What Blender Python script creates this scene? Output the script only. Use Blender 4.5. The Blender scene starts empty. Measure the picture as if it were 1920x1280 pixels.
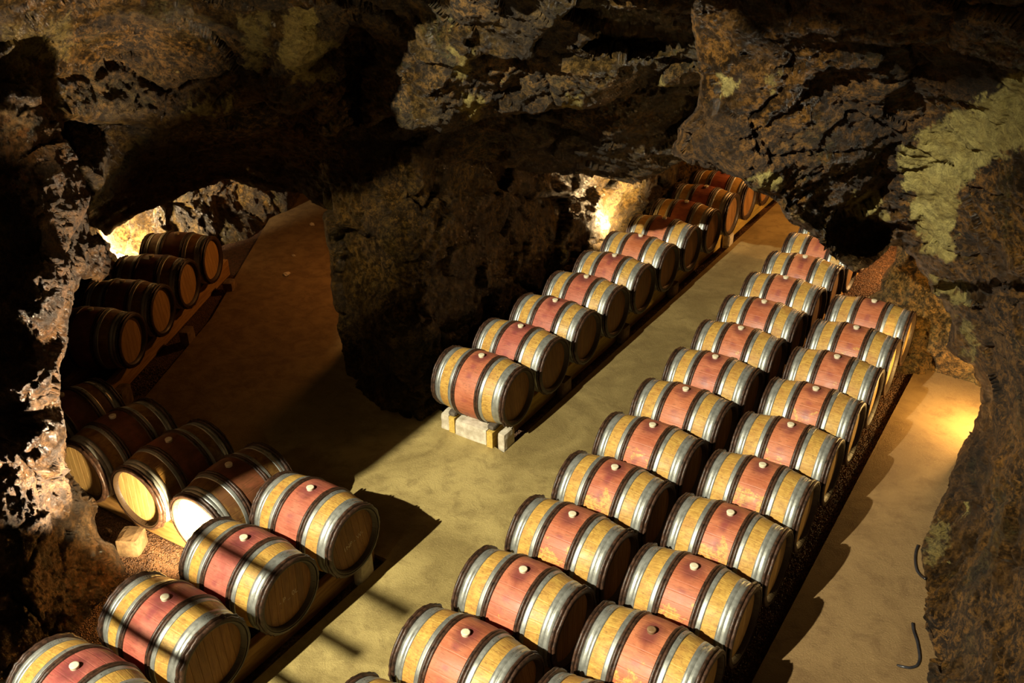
import bpy, math, random
import numpy as np
from mathutils import Matrix, Vector

random.seed(7)
rng = np.random.default_rng(11)
SC = bpy.context.scene
COL = SC.collection
PI = math.pi

# ------------------------------------------------------------------ camera
CAMP = np.array([4.861463, -7.046091, 5.768946])
ROT = np.array([[0.8444574, 0.5355951, -0.0054285],
                [-0.254314, 0.4098481, 0.8759846],
                [-0.4713980, 0.7383511, -0.4823086]])      # rows: right, up, forward
FPX = 1803.42
cd = bpy.data.cameras.new('camera')
cam = bpy.data.objects.new('camera', cd)
COL.objects.link(cam)
cd.sensor_width = 36.0
cd.lens = 36.0 * FPX / 1920.0
cd.clip_start = 0.05
cam.matrix_world = Matrix(((ROT[0][0], ROT[1][0], -ROT[2][0], CAMP[0]),
                           (ROT[0][1], ROT[1][1], -ROT[2][1], CAMP[1]),
                           (ROT[0][2], ROT[1][2], -ROT[2][2], CAMP[2]),
                           (0, 0, 0, 1)))
SC.camera = cam

# ------------------------------------------------------------------ light and exposure
SC.view_settings.view_transform = 'Standard'
SC.view_settings.look = 'None'
SC.view_settings.gamma = 1.0
SC.view_settings.use_curve_mapping = False
SC.view_settings.exposure = 0.0
world = bpy.data.worlds.new('world')
SC.world = world
world.use_nodes = True
world.node_tree.nodes['Background'].inputs[0].default_value = (1.0, 0.62, 0.30, 1)
world.node_tree.nodes['Background'].inputs[1].default_value = 0.004


def lamp(name, loc, power, color, radius=0.08, target=None, angle=None, blend=0.15):
    ld = bpy.data.lights.new(name, 'SPOT' if target is not None else 'POINT')
    ld.energy = power
    ld.color = color
    ld.shadow_soft_size = radius
    lo = bpy.data.objects.new(name, ld)
    COL.objects.link(lo)
    lo.location = loc
    if target is not None:
        dv = Vector(target) - Vector(loc)
        lo.rotation_euler = dv.to_track_quat('-Z', 'Y').to_euler()
        ld.spot_size = math.radians(angle)
        ld.spot_blend = blend
    return lo


KEY = np.array([-0.1, -13.4, 10.4])
lamp('main_spotlight', KEY, 21500, (1.0, 0.92, 0.70), 0.06, (0.55, -0.9, 0.5), 44, 0.6)
lamp('camera_side_fill', (2.6, -9.5, 6.8), 85, (1.0, 0.76, 0.36), 0.25)  # added fill near the viewpoint, lifts the rock faces turned towards it
lamp('vault_spotlight', (-0.75, -6.1, 6.3), 2300, (1.0, 0.74, 0.42), 0.05, (-1.95, -1.5, 3.9), 34, 0.6)
lamp('lamp_behind_front_row', (-0.68, -3.42, 0.36), 420, (1.0, 0.76, 0.42), 0.05, (-1.0, -3.05, 0.55), 150, 0.5)
lamp('spot_on_left_rock', (-0.72, -3.50, 0.30), 1900, (1.0, 0.74, 0.48), 0.04, (-1.55, -3.62, 1.85), 74, 0.5)
lamp('lamp_behind_pillar_row', (-0.58, 4.45, 0.62), 430, (1.0, 0.66, 0.30), 0.06, (-1.0, 4.5, 0.82), 162, 0.5)
lamp('lamp_in_left_alcove', (-5.95, 0.25, 0.55), 1500, (1.0, 0.76, 0.46), 0.06, (-6.7, 0.75, 1.0), 140, 0.4)
lamp('lamp_by_right_wall', (4.52, 2.75, 0.50), 150, (1.0, 0.62, 0.20), 0.06)
lamp('lamp_in_far_gallery', (1.1, 7.6, 2.1), 120, (1.0, 0.42, 0.11), 0.10)
lamp('lamp_behind_right_rock', (3.3, 6.2, 0.9), 260, (1.0, 0.55, 0.2), 0.06)
lamp('passage_bounce_fill', (-3.1, 2.7, 1.9), 100, (1.0, 0.40, 0.10), 0.10)  # added fill in place of light bounced along the passage


# ------------------------------------------------------------------ projection of image positions onto real depths
def ray(px, py):
    a = (np.asarray(px, float) - 960) / FPX
    b = -(np.asarray(py, float) - 640) / FPX
    return a[..., None] * ROT[0] + b[..., None] * ROT[1] + ROT[2]


def depth_at(px, py, axis, val):
    i = 'XYZ'.index(axis)
    v = ray(px, py)
    return float((val - CAMP[i]) / v[i])


# ------------------------------------------------------------------ numpy noise
def _h(ix, iy, iz, seed=0):
    x = (ix.astype(np.uint32) * np.uint32(374761393) + iy.astype(np.uint32) * np.uint32(668265263)
         + iz.astype(np.uint32) * np.uint32(2246822519) + np.uint32((seed * 3266489917) & 0xffffffff))
    x ^= x >> np.uint32(15)
    x *= np.uint32(2246822519)
    x ^= x >> np.uint32(13)
    x *= np.uint32(3266489917)
    x ^= x >> np.uint32(16)
    return x


def _r(h, k):
    h = h * np.uint32(747796405) + np.uint32((k * 2891336453 + 77) & 0xffffffff)
    h ^= h >> np.uint32(14)
    h = h * np.uint32(2654435761)
    h ^= h >> np.uint32(16)
    return h.astype(np.float64) / 4294967295.0


def vnoise(p, seed=0):
    p = np.asarray(p, float)
    i = np.floor(p)
    f = p - i
    i = i.astype(np.int64)
    u = f * f * f * (f * (f * 6 - 15) + 10)
    out = 0
    for dx in (0, 1):
        wx = u[:, 0] if dx else 1 - u[:, 0]
        for dy in (0, 1):
            wy = u[:, 1] if dy else 1 - u[:, 1]
            for dz in (0, 1):
                wz = u[:, 2] if dz else 1 - u[:, 2]
                h = _h(i[:, 0] + dx, i[:, 1] + dy, i[:, 2] + dz, seed)
                gx, gy, gz = _r(h, 1) * 2 - 1, _r(h, 2) * 2 - 1, _r(h, 3) * 2 - 1
                out = out + wx * wy * wz * (gx * (f[:, 0] - dx) + gy * (f[:, 1] - dy) + gz * (f[:, 2] - dz))
    return out * 1.6


def fbm(p, octaves, seed=0, gain=0.5, lac=2.03):
    s, a, q = 0, 1.0, np.asarray(p, float)
    for k in range(octaves):
        s = s + a * vnoise(q, seed + k)
        a *= gain
        q = q * lac + 3.7
    return s


def facets(p, seed=0, tilt=0.35, jump=0.5):
    """broken-stone relief: each Voronoi cell is a tilted plane with its own offset; returns (height, edge distance)"""
    i = np.floor(p).astype(np.int64)
    n = len(p)
    d1 = np.full(n, 9.0)
    d2 = np.full(n, 9.0)
    hv = np.zeros(n)
    for dx in (-1, 0, 1):
        for dy in (-1, 0, 1):
            for dz in (-1, 0, 1):
                c = i + np.array([dx, dy, dz])
                h = _h(c[:, 0], c[:, 1], c[:, 2], seed)
                v = p - c - np.stack([_r(h, 1), _r(h, 2), _r(h, 3)], 1)
                d = np.sqrt((v * v).sum(1))
                closer = d < d1
                d2 = np.where(closer, d1, np.minimum(d2, d))
                t = (v[:, 0] * (_r(h, 4) * 2 - 1) + v[:, 1] * (_r(h, 5) * 2 - 1) + v[:, 2] * (_r(h, 6) * 2 - 1)) * tilt \
                    + (_r(h, 7) - 0.5) * jump
                hv = np.where(closer, t, hv)
                d1 = np.where(closer, d, d1)
    return hv, d2 - d1


def rock_height(p, rough=1.0, block=1.0, seed=0):
    """fractured cave limestone, metres"""
    w = p + 0.07 * np.stack([fbm(p * 2.2, 3, 50), fbm(p * 2.2, 3, 51), fbm(p * 2.2, 3, 52)], 1)
    a, ea = facets(w * 1.05, seed + 1, 0.8, 0.35)
    b, eb = facets(w * 2.7 + 4.1, seed + 2, 0.9, 0.4)
    c, ec = facets(w * 6.5 + 2.7, seed + 3, 0.9, 0.45)
    e, ee = facets(w * 15.0 + 1.3, seed + 4, 0.9, 0.5)
    f = fbm(p * 3.2, 4, seed + 9, 0.5)
    g = fbm(p * 22.0, 4, seed + 19, 0.6)
    crack = np.exp(-(ea / 0.045) ** 2) * 0.05 + np.exp(-(eb / 0.05) ** 2) * 0.016
    rid = np.abs(vnoise(p * 6.0 + 9, seed + 30)) + 0.5 * np.abs(vnoise(p * 13.0 + 9, seed + 31))
    return block * (0.22 * a + 0.085 * b + 0.026 * c + 0.011 * e - crack) + rough * (0.05 * f + 0.013 * g - 0.018 * rid)


def seg_sdf(x, y, poly):
    """signed distance (positive inside) to a polygon"""
    d = np.full(x.shape, 1e9)
    inside = np.zeros(x.shape, bool)
    n = len(poly)
    for k in range(n):
        ax, ay = poly[k]
        bx, by = poly[(k + 1) % n]
        ex, ey = bx - ax, by - ay
        t = np.clip(((x - ax) * ex + (y - ay) * ey) / (ex * ex + ey * ey + 1e-9), 0, 1)
        d = np.minimum(d, (x - ax - t * ex) ** 2 + (y - ay - t * ey) ** 2)
        cr = ((ay > y) != (by > y)) & (x < (bx - ax) * (y - ay) / (by - ay + 1e-12) + ax)
        inside ^= cr
    d = np.sqrt(d)
    return np.where(inside, d, -d)


def rock_relief(name, poly, ctrl, mat, step=3, rough=1.0, block=1.0, seed=0, edge=(35, 0.25), jag=7.0,
                thick=0.8, pits=(), pale=(), damp=(), label=None):
    """a rock face: outline and depths measured from the survey points ctrl (image x, image y, world axis, value)"""
    poly = [tuple(map(float, q)) for q in poly]
    xs = [q[0] for q in poly]
    ys = [q[1] for q in poly]
    gx = np.arange(min(xs) - 2 * step, max(xs) + 2 * step + 1, step)
    gy = np.arange(min(ys) - 2 * step, max(ys) + 2 * step + 1, step)
    X, Y = np.meshgrid(gx, gy)
    n0 = X.shape
    jn = np.stack([X.ravel() * 0.012, Y.ravel() * 0.012, np.full(X.size, seed * 3.1)], 1)
    sd = seg_sdf(X, Y, poly) + jag * fbm(jn, 5, seed + 40, 0.6).reshape(n0)
    gyv, gxv = np.gradient(sd, step)
    gl = np.sqrt(gxv ** 2 + gyv ** 2) + 1e-6
    near = (sd < 0) & (sd > -1.45 * step)
    X = np.where(near, X - sd * gxv / gl, X)
    Y = np.where(near, Y - sd * gyv / gl, Y)
    ok = sd > -1.45 * step
    s = np.maximum(sd, 0)
    # inverse depth through the survey points
    cx = np.array([c[0] for c in ctrl], float) / 400
    cy = np.array([c[1] for c in ctrl], float) / 400
    cw = np.array([1 / depth_at(*c) for c in ctrl])
    ker = lambda r2: np.sqrt(r2 + 0.006)
    m = len(ctrl)
    K = ker((cx[:, None] - cx) ** 2 + (cy[:, None] - cy) ** 2) - 2e-3 * np.eye(m)
    Pm = np.stack([np.ones(m), cx, cy], 1)
    A = np.zeros((m + 3, m + 3))
    A[:m, :m] = K
    A[:m, m:] = Pm
    A[m:, :m] = Pm.T
    sol = np.linalg.solve(A, np.concatenate([cw, np.zeros(3)]))
    w = sol[m] + sol[m + 1] * X / 400 + sol[m + 2] * Y / 400
    for k in range(m):
        w = w + sol[k] * ker((X / 400 - cx[k]) ** 2 + (Y / 400 - cy[k]) ** 2)
    T = 1 / np.clip(w, 1 / 24.0, 1 / 1.2)
    for (px, py, rx, ry, dep) in pits:
        wob = 1 + 0.35 * fbm(jn * 2.2 + 7, 4, seed + 70, 0.6).reshape(n0)
        e = (((X - px) / rx) ** 2 + ((Y - py) / ry) ** 2) * wob
        T = T + dep * np.clip(1.6 * (1 - e), 0, 1)
    if edge[0] > 0:
        q = np.clip(1 - s / edge[0], 0, 1)
        T = T + edge[1] * (1 - np.sqrt(1 - np.minimum(q, 0.999) ** 2))
    G = CAMP + ray(X, Y) * T[..., None]
    nrm = np.cross(np.gradient(G, axis=0), np.gradient(G, axis=1))
    nrm /= np.linalg.norm(nrm, axis=2)[..., None] + 1e-12
    vdir = ray(X, Y)
    vdir /= np.linalg.norm(vdir, axis=2)[..., None]
    flip = np.sign((nrm * vdir).sum(2))
    nrm = -nrm * np.where(flip == 0, 1, flip)[..., None]
    nrm = nrm * 0.75 - vdir * 0.25
    idx = np.flatnonzero(ok.ravel())
    x = X.ravel()[idx]
    y = Y.ravel()[idx]
    s = s.ravel()[idx]
    t = T.ravel()[idx]
    v = ray(x, y)
    p = CAMP + v * t[:, None]
    nv = nrm.reshape(-1, 3)[idx]
    h = rock_height(p, rough, block, seed)
    p = p + nv * (h * np.clip(0.35 + s / 22.0, 0, 1))[:, None]
    t = ((p - CAMP) @ ROT[2])
    # colour masks that belong to the stone (pale scars, damp dark growth)
    pm = np.zeros(len(x))
    if pale:
        jj = np.stack([x * 0.02, y * 0.02, np.full(len(x), 4.0)], 1)
        jv = 17 * fbm(jj * 1.6, 6, seed + 60, 0.72)
        for pl, amt in pale:
            pm = np.maximum(pm, amt * np.clip((seg_sdf(x, y, pl) + jv) / 6 + 0.5, 0, 1))
    remap = np.full(X.size, -1)
    remap[idx] = np.arange(len(idx))
    ids = remap.reshape(n0)
    a, b, c, d = ids[:-1, :-1], ids[1:, :-1], ids[1:, 1:], ids[:-1, 1:]
    g = (a >= 0) & (b >= 0) & (c >= 0) & (d >= 0)
    quads = np.stack([a[g], b[g], c[g], d[g]], 1)
    # side walls running back into the rock
    e = np.concatenate([quads[:, [0, 1]], quads[:, [1, 2]], quads[:, [2, 3]], quads[:, [3, 0]]])
    keyv = np.sort(e, 1)
    keyi = keyv[:, 0] * (len(p) + 1) + keyv[:, 1]
    _, inv, cnt = np.unique(keyi, return_inverse=True, return_counts=True)
    be = e[cnt[inv] == 1]
    bv = np.unique(be)
    verts = [p]
    faces = [quads]
    base_map = np.full(len(p), -1)
    base_map[bv] = bv
    gxi = (gxv / gl).ravel()[idx][bv]
    gyi = (gyv / gl).ravel()[idx][bv]
    tb, xb, yb = t[bv], x[bv], y[bv]
    count = len(p)
    prev = base_map
    for ring, fr in enumerate((0.12, 0.4, 1.0)):
        inw = 45 * fr * thick
        vx = ray(xb + gxi * inw, yb + gyi * inw)
        q = CAMP + vx * (tb + fr * thick)[:, None]
        q = q + ROT[2] * (0.06 * vnoise(q * 4.0, seed))[:, None]
        cur = np.full(len(p), -1)
        cur[bv] = count + np.arange(len(bv))
        count += len(bv)
        verts.append(q)
        faces.append(np.stack([prev[be[:, 1]], prev[be[:, 0]], cur[be[:, 0]], cur[be[:, 1]]], 1))
        prev = cur
    V = np.concatenate(verts)
    Fq = np.concatenate(faces)
    ob = mesh_np(name, V, Fq, mat)
    at = ob.data.attributes.new('pale', 'FLOAT', 'POINT')
    full = np.zeros(len(V), np.float32)
    full[:len(pm)] = pm
    at.data.foreach_set('value', full)
    ob['kind'] = 'structure'
    if label:
        ob['label'] = label
    return ob


def mesh_np(name, V, Fq, mat, parent=None, smooth=True):
    me = bpy.data.meshes.new(name)
    k = Fq.shape[1]
    me.vertices.add(len(V))
    me.vertices.foreach_set('co', np.ascontiguousarray(V, np.float32).ravel())
    me.loops.add(Fq.size)
    me.loops.foreach_set('vertex_index', np.ascontiguousarray(Fq, np.int32).ravel())
    me.polygons.add(len(Fq))
    me.polygons.foreach_set('loop_start', np.arange(0, Fq.size, k, dtype=np.int32))
    me.polygons.foreach_set('use_smooth', np.full(len(Fq), smooth))
    me.update(calc_edges=True)
    me.validate()
    if mat:
        me.materials.append(mat)
    ob = bpy.data.objects.new(name, me)
    COL.objects.link(ob)
    if parent:
        ob.parent = parent
    return ob


# ------------------------------------------------------------------ material helpers
class NT:
    def __init__(self, name):
        self.m = bpy.data.materials.new(name)
        self.m.use_nodes = True
        self.t = self.m.node_tree
        self.b = self.t.nodes['Principled BSDF']

    def n(self, typ, **kw):
        nd = self.t.nodes.new('ShaderNode' + typ)
        for k, v in kw.items():
            if hasattr(nd, k):
                setattr(nd, k, v)
            else:
                self.set(nd.inputs[k.replace('_', ' ')], v)
        return nd

    def set(self, sock, v):
        if isinstance(v, bpy.types.NodeSocket):
            self.t.links.new(v, sock)
        elif isinstance(v, tuple) and len(v) == 3 and sock.type == 'RGBA':
            sock.default_value = (*v, 1)
        else:
            sock.default_value = v

    def coord(self, kind='Object', scale=(1, 1, 1)):
        tc = self.n('TexCoord')
        if scale == (1, 1, 1):
            return tc.outputs[kind]
        mp = self.n('Mapping')
        self.set(mp.inputs['Vector'], tc.outputs[kind])
        mp.inputs['Scale'].default_value = scale
        return mp.outputs[0]

    def noise(self, vec, scale, detail=6, rough=0.6, dist=0.0):
        nd = self.n('TexNoise')
        self.set(nd.inputs['Vector'], vec)
        nd.inputs['Scale'].default_value = scale
        nd.inputs['Detail'].default_value = detail
        nd.inputs['Roughness'].default_value = rough
        nd.inputs['Distortion'].default_value = dist
        return nd.outputs['Fac']

    def ramp(self, fac, a, b, lo=0.0, hi=1.0):
        nd = self.n('MapRange')
        nd.interpolation_type = 'SMOOTHSTEP'
        self.set(nd.inputs['Value'], fac)
        for k, v in (('From Min', a), ('From Max', b), ('To Min', lo), ('To Max', hi)):
            self.set(nd.inputs[k], v)
        return nd.outputs[0]

    def mix(self, fac, a, b, mode='MIX'):
        nd = self.n('Mix')
        nd.data_type = 'RGBA'
        nd.blend_type = mode
        self.set(nd.inputs[0], fac)
        self.set(nd.inputs[6], a)
        self.set(nd.inputs[7], b)
        return nd.outputs[2]

    def math(self, op, a, b=0.0, c=0.0):
        nd = self.n('Math')
        nd.operation = op
        self.set(nd.inputs[0], a)
        self.set(nd.inputs[1], b)
        self.set(nd.inputs[2], c)
        return nd.outputs[0]

    def bump(self, height, strength, distance):
        nd = self.n('Bump')
        nd.inputs['Strength'].default_value = strength
        nd.inputs['Distance'].default_value = distance
        self.set(nd.inputs['Height'], height)
        self.set(self.b.inputs['Normal'], nd.outputs[0])

    def out(self, color=None, rough=None, metal=None, spec=None):
        if color is not None:
            self.set(self.b.inputs['Base Color'], color)
        if rough is not None:
            self.set(self.b.inputs['Roughness'], rough)
        if metal is not None:
            self.set(self.b.inputs['Metallic'], metal)
        if spec is not None:
            self.set(self.b.inputs['Specular IOR Level'], spec)
        return self.m

    def attr(self, name, typ='OBJECT'):
        nd = self.n('Attribute')
        nd.attribute_type = typ
        nd.attribute_name = name
        return nd.outputs['Fac']


def rock_material(name, dark, mid, ochre, pale, green):
    m = NT(name)
    v = m.coord('Object')
    big = m.noise(v, 0.9, 5, 0.6, 0.4)
    med = m.noise(v, 3.4, 8, 0.7, 0.3)
    fine = m.noise(v, 17, 8, 0.72)
    tiny = m.noise(v, 42, 6, 0.7)
    c = m.mix(m.ramp(med, 0.40, 0.62), dark, mid)
    c = m.mix(m.math('MULTIPLY', m.ramp(big, 0.42, 0.6), m.ramp(fine, 0.44, 0.62)), c, ochre)
    g = m.noise(v, 1.7, 6, 0.6, 0.6)
    c = m.mix(m.math('MULTIPLY', m.ramp(g, 0.52, 0.66), m.ramp(tiny, 0.40, 0.6)), c, green)
    scar = m.noise(v, 2.6, 7, 0.66, 0.8)
    c = m.mix(m.math('MULTIPLY', m.ramp(scar, 0.665, 0.70), 0.7), c, pale)
    pa = m.attr('pale', 'GEOMETRY')
    pfac = m.math('MULTIPLY', pa, m.ramp(m.math('ADD', fine, m.math('MULTIPLY', pa, 0.25)), 0.40, 0.58))
    c = m.mix(pfac, c, m.mix(m.ramp(med, 0.35, 0.65), pale, (pale[0] * 0.72, pale[1] * 0.66, pale[2] * 0.55)))
    c = m.mix(m.math('MULTIPLY', m.ramp(m.math('ADD', m.math('MULTIPLY', fine, 0.6), m.math('MULTIPLY', tiny, 0.4)), 0.54, 0.44), m.math('SUBTRACT', 0.8, m.math('MULTIPLY', pa, 0.45))), c, (0.016, 0.009, 0.004))
    hole = m.math('MULTIPLY', m.ramp(tiny, 0.56, 0.66), m.math('SUBTRACT', 0.92, m.math('MULTIPLY', pa, 0.6)))
    c = m.mix(hole, c, (0.010, 0.007, 0.004))
    wet = m.noise(v, 1.4, 4, 0.6)
    rough = m.math('ADD', m.ramp(wet, 0.42, 0.6, 0.28, 0.7), m.math('MULTIPLY', pa, 0.4))
    vo = m.n('TexVoronoi')
    wv = m.n('VectorMath')
    wn = m.n('TexNoise')
    m.set(wn.inputs['Vector'], v)
    wn.inputs['Scale'].default_value = 6
    wn.inputs['Detail'].default_value = 5
    sc = m.n('VectorMath')
    sc.operation = 'SCALE'
    m.set(sc.inputs[0], wn.outputs['Color'])
    sc.inputs['Scale'].default_value = 0.16
    m.set(wv.inputs[0], v)
    m.set(wv.inputs[1], sc.outputs[0])
    m.set(vo.inputs['Vector'], wv.outputs[0])
    vo.inputs['Scale'].default_value = 11
    h = m.math('ADD', m.noise(v, 9, 10, 0.78, 0.2), m.math('MULTIPLY', tiny, 0.5))
    h = m.math('ADD', h, m.math('MULTIPLY', vo.outputs['Distance'], 0.55))
    m.bump(h, 1.0, 0.11)
    return m.out(c, rough, 0.0, 0.36)


M_ROCK = rock_material('cave_rock', (0.026, 0.016, 0.005), (0.16, 0.10, 0.030), (0.28, 0.145, 0.034), (0.52, 0.43, 0.13), (0.080, 0.072, 0.024))
M_ROCKR = rock_material('brown_cave_rock', (0.030, 0.016, 0.005), (0.17, 0.085, 0.024), (0.30, 0.14, 0.028), (0.60, 0.50, 0.16), (0.075, 0.064, 0.022))
M_ROCKL = rock_material('reddish_pillar_rock', (0.030, 0.016, 0.006), (0.20, 0.115, 0.050), (0.17, 0.070, 0.020), (0.30, 0.21, 0.10), (0.085, 0.055, 0.022))
M_ROCKP = rock_material('pillar_rock', (0.030, 0.019, 0.006), (0.15, 0.095, 0.026), (0.27, 0.17, 0.04), (0.40, 0.31, 0.09), (0.11, 0.085, 0.026))
M_ROCKY = rock_material('ochre_cave_rock', (0.14, 0.08, 0.022), (0.36, 0.21, 0.06), (0.42, 0.21, 0.05), (0.55, 0.42, 0.15), (0.16, 0.13, 0.05))


def concrete_material(name, a, b, c2, speck, earth=None):
    m = NT(name)
    v = m.coord('Object')
    big = m.noise(v, 0.8, 6, 0.62, 0.8)
    med = m.noise(v, 5, 8, 0.7, 0.4)
    f = m.noise(v, 60, 5, 0.75)
    dots = m.n('TexVoronoi')
    m.set(dots.inputs['Vector'], v)
    dots.inputs['Scale'].default_value = 26
    c = m.mix(m.ramp(big, 0.38, 0.62), a, b)
    c = m.mix(m.ramp(med, 0.45, 0.7, 0, 0.6), c, c2)
    c = m.mix(m.ramp(f, 0.55, 0.72, 0, 0.45), c, speck)
    c = m.mix(m.math('MULTIPLY', m.ramp(dots.outputs['Distance'], 0.06, 0.13, 0.8, 0), m.ramp(med, 0.5, 0.6)), c, speck)
    if earth:                                     # concrete gives way to trodden earth down the passage
        sp = m.n('SeparateXYZ')
        m.set(sp.inputs[0], v)
        e = m.mix(m.ramp(med, 0.35, 0.65), earth, (earth[0] * 1.6, earth[1] * 1.7, earth[2] * 1.7))
        e = m.mix(m.ramp(f, 0.56, 0.72, 0, 0.5), e, (earth[0] * 2.4, earth[1] * 2.6, earth[2] * 3))
        c = m.mix(m.ramp(m.math('ADD', sp.outputs[0], m.math('MULTIPLY', med, 0.8)), -2.6, -1.2, 1, 0), c, e)
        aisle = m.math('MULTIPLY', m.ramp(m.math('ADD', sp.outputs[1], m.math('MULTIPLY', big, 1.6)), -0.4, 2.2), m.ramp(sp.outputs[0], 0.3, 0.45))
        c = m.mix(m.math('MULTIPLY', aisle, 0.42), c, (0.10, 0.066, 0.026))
    m.bump(m.math('ADD', f, m.math('MULTIPLY', med, 1.5)), 0.7, 0.012)
    return m.out(c, 0.8, 0, 0.3)


def gravel_material():
    m = NT('brown_gravel_bed')
    v = m.coord('Object')
    vo = m.n('TexVoronoi')
    m.set(vo.inputs['Vector'], v)
    vo.inputs['Scale'].default_value = 70
    c = m.mix(m.ramp(m.noise(v, 30, 6, 0.7), 0.35, 0.65), (0.034, 0.014, 0.005), (0.12, 0.055, 0.020))
    m.bump(vo.outputs['Distance'], 1.0, 0.02)
    return m.out(c, 0.75, 0, 0.4)


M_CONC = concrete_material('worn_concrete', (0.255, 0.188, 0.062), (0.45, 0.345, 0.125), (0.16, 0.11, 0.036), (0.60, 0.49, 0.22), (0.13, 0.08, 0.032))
M_PATH = concrete_material('sandy_brown_path', (0.175, 0.105, 0.040), (0.24, 0.15, 0.06), (0.12, 0.066, 0.025), (0.38, 0.27, 0.13))
M_BED = gravel_material()


def simple_noise_mat(name, a, b, scale, rough, stretch=(1, 1, 1), bump=0.003, metal=0.0, spec=0.4):
    m = NT(name)
    v = m.coord('Object', stretch)
    nz = m.noise(v, scale, 7, 0.65)
    m.bump(nz, 0.6, bump)
    return m.out(m.mix(m.ramp(nz, 0.3, 0.7), a, b), rough, metal, spec)


M_PEB = simple_noise_mat('gravel_stone', (0.034, 0.015, 0.006), (0.14, 0.066, 0.026), 9, 0.7)
M_LIME = simple_noise_mat('white_limestone_block', (0.38, 0.32, 0.22), (0.66, 0.60, 0.46), 9, 0.9, bump=0.01)
M_OLDB = simple_noise_mat('brown_stone_block', (0.11, 0.065, 0.03), (0.26, 0.17, 0.08), 9, 0.9, bump=0.01)
M_RAIL = simple_noise_mat('sawn_rail_timber', (0.24, 0.115, 0.03), (0.42, 0.235, 0.068), 7, 0.7, (6, 0.6, 6))
M_RAILY = simple_noise_mat('yellow_sawn_timber', (0.42, 0.26, 0.05), (0.66, 0.46, 0.10), 7, 0.7, (6, 0.6, 6))
M_CHEST = simple_noise_mat('chestnut_hoop_bark', (0.012, 0.007, 0.004), (0.075, 0.034, 0.018), 30, 0.45, (1, 1, 1), 0.006, 0, 0.5)
M_TIE = simple_noise_mat('wicker_tie', (0.05, 0.03, 0.018), (0.17, 0.10, 0.06), 50, 0.5)
M_BUNG = simple_noise_mat('cream_bung', (0.62, 0.54, 0.36), (0.78, 0.70, 0.50), 20, 0.5)
M_BUNGB = simple_noise_mat('brown_bung', (0.16, 0.09, 0.04), (0.27, 0.16, 0.08), 20, 0.5)
M_CABLE = simple_noise_mat('black_cable', (0.012, 0.012, 0.014), (0.03, 0.03, 0.034), 20, 0.28)
M_CHALK = simple_noise_mat('chalk', (0.5, 0.38, 0.26), (0.72, 0.58, 0.42), 60, 0.9)
M_IRONW = simple_noise_mat('dark_weathered_wood', (0.05, 0.04, 0.028), (0.14, 0.115, 0.085), 14, 0.8)
M_IRON = simple_noise_mat('dark_iron', (0.02, 0.018, 0.016), (0.06, 0.05, 0.04), 20, 0.5, metal=0.8)


def steel_material():
    m = NT('galvanised_hoop')
    v = m.coord('Object', (30, 1, 1))
    nz = m.noise(v, 4, 6, 0.6)
    v2 = m.coord('Object')
    spang = m.noise(v2, 12, 6, 0.7)
    c = m.mix(m.ramp(spang, 0.35, 0.7), (0.34, 0.35, 0.31), (0.50, 0.51, 0.46))
    m.bump(nz, 0.08, 0.001)
    return m.out(c, m.ramp(spang, 0.3, 0.7, 0.40, 0.52), 0.72, 0.5)


M_STEEL = steel_material()
M_RIVET = simple_noise_mat('rivet_steel', (0.5, 0.5, 0.47), (0.75, 0.75, 0.7), 40, 0.25, metal=0.9)


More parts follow.
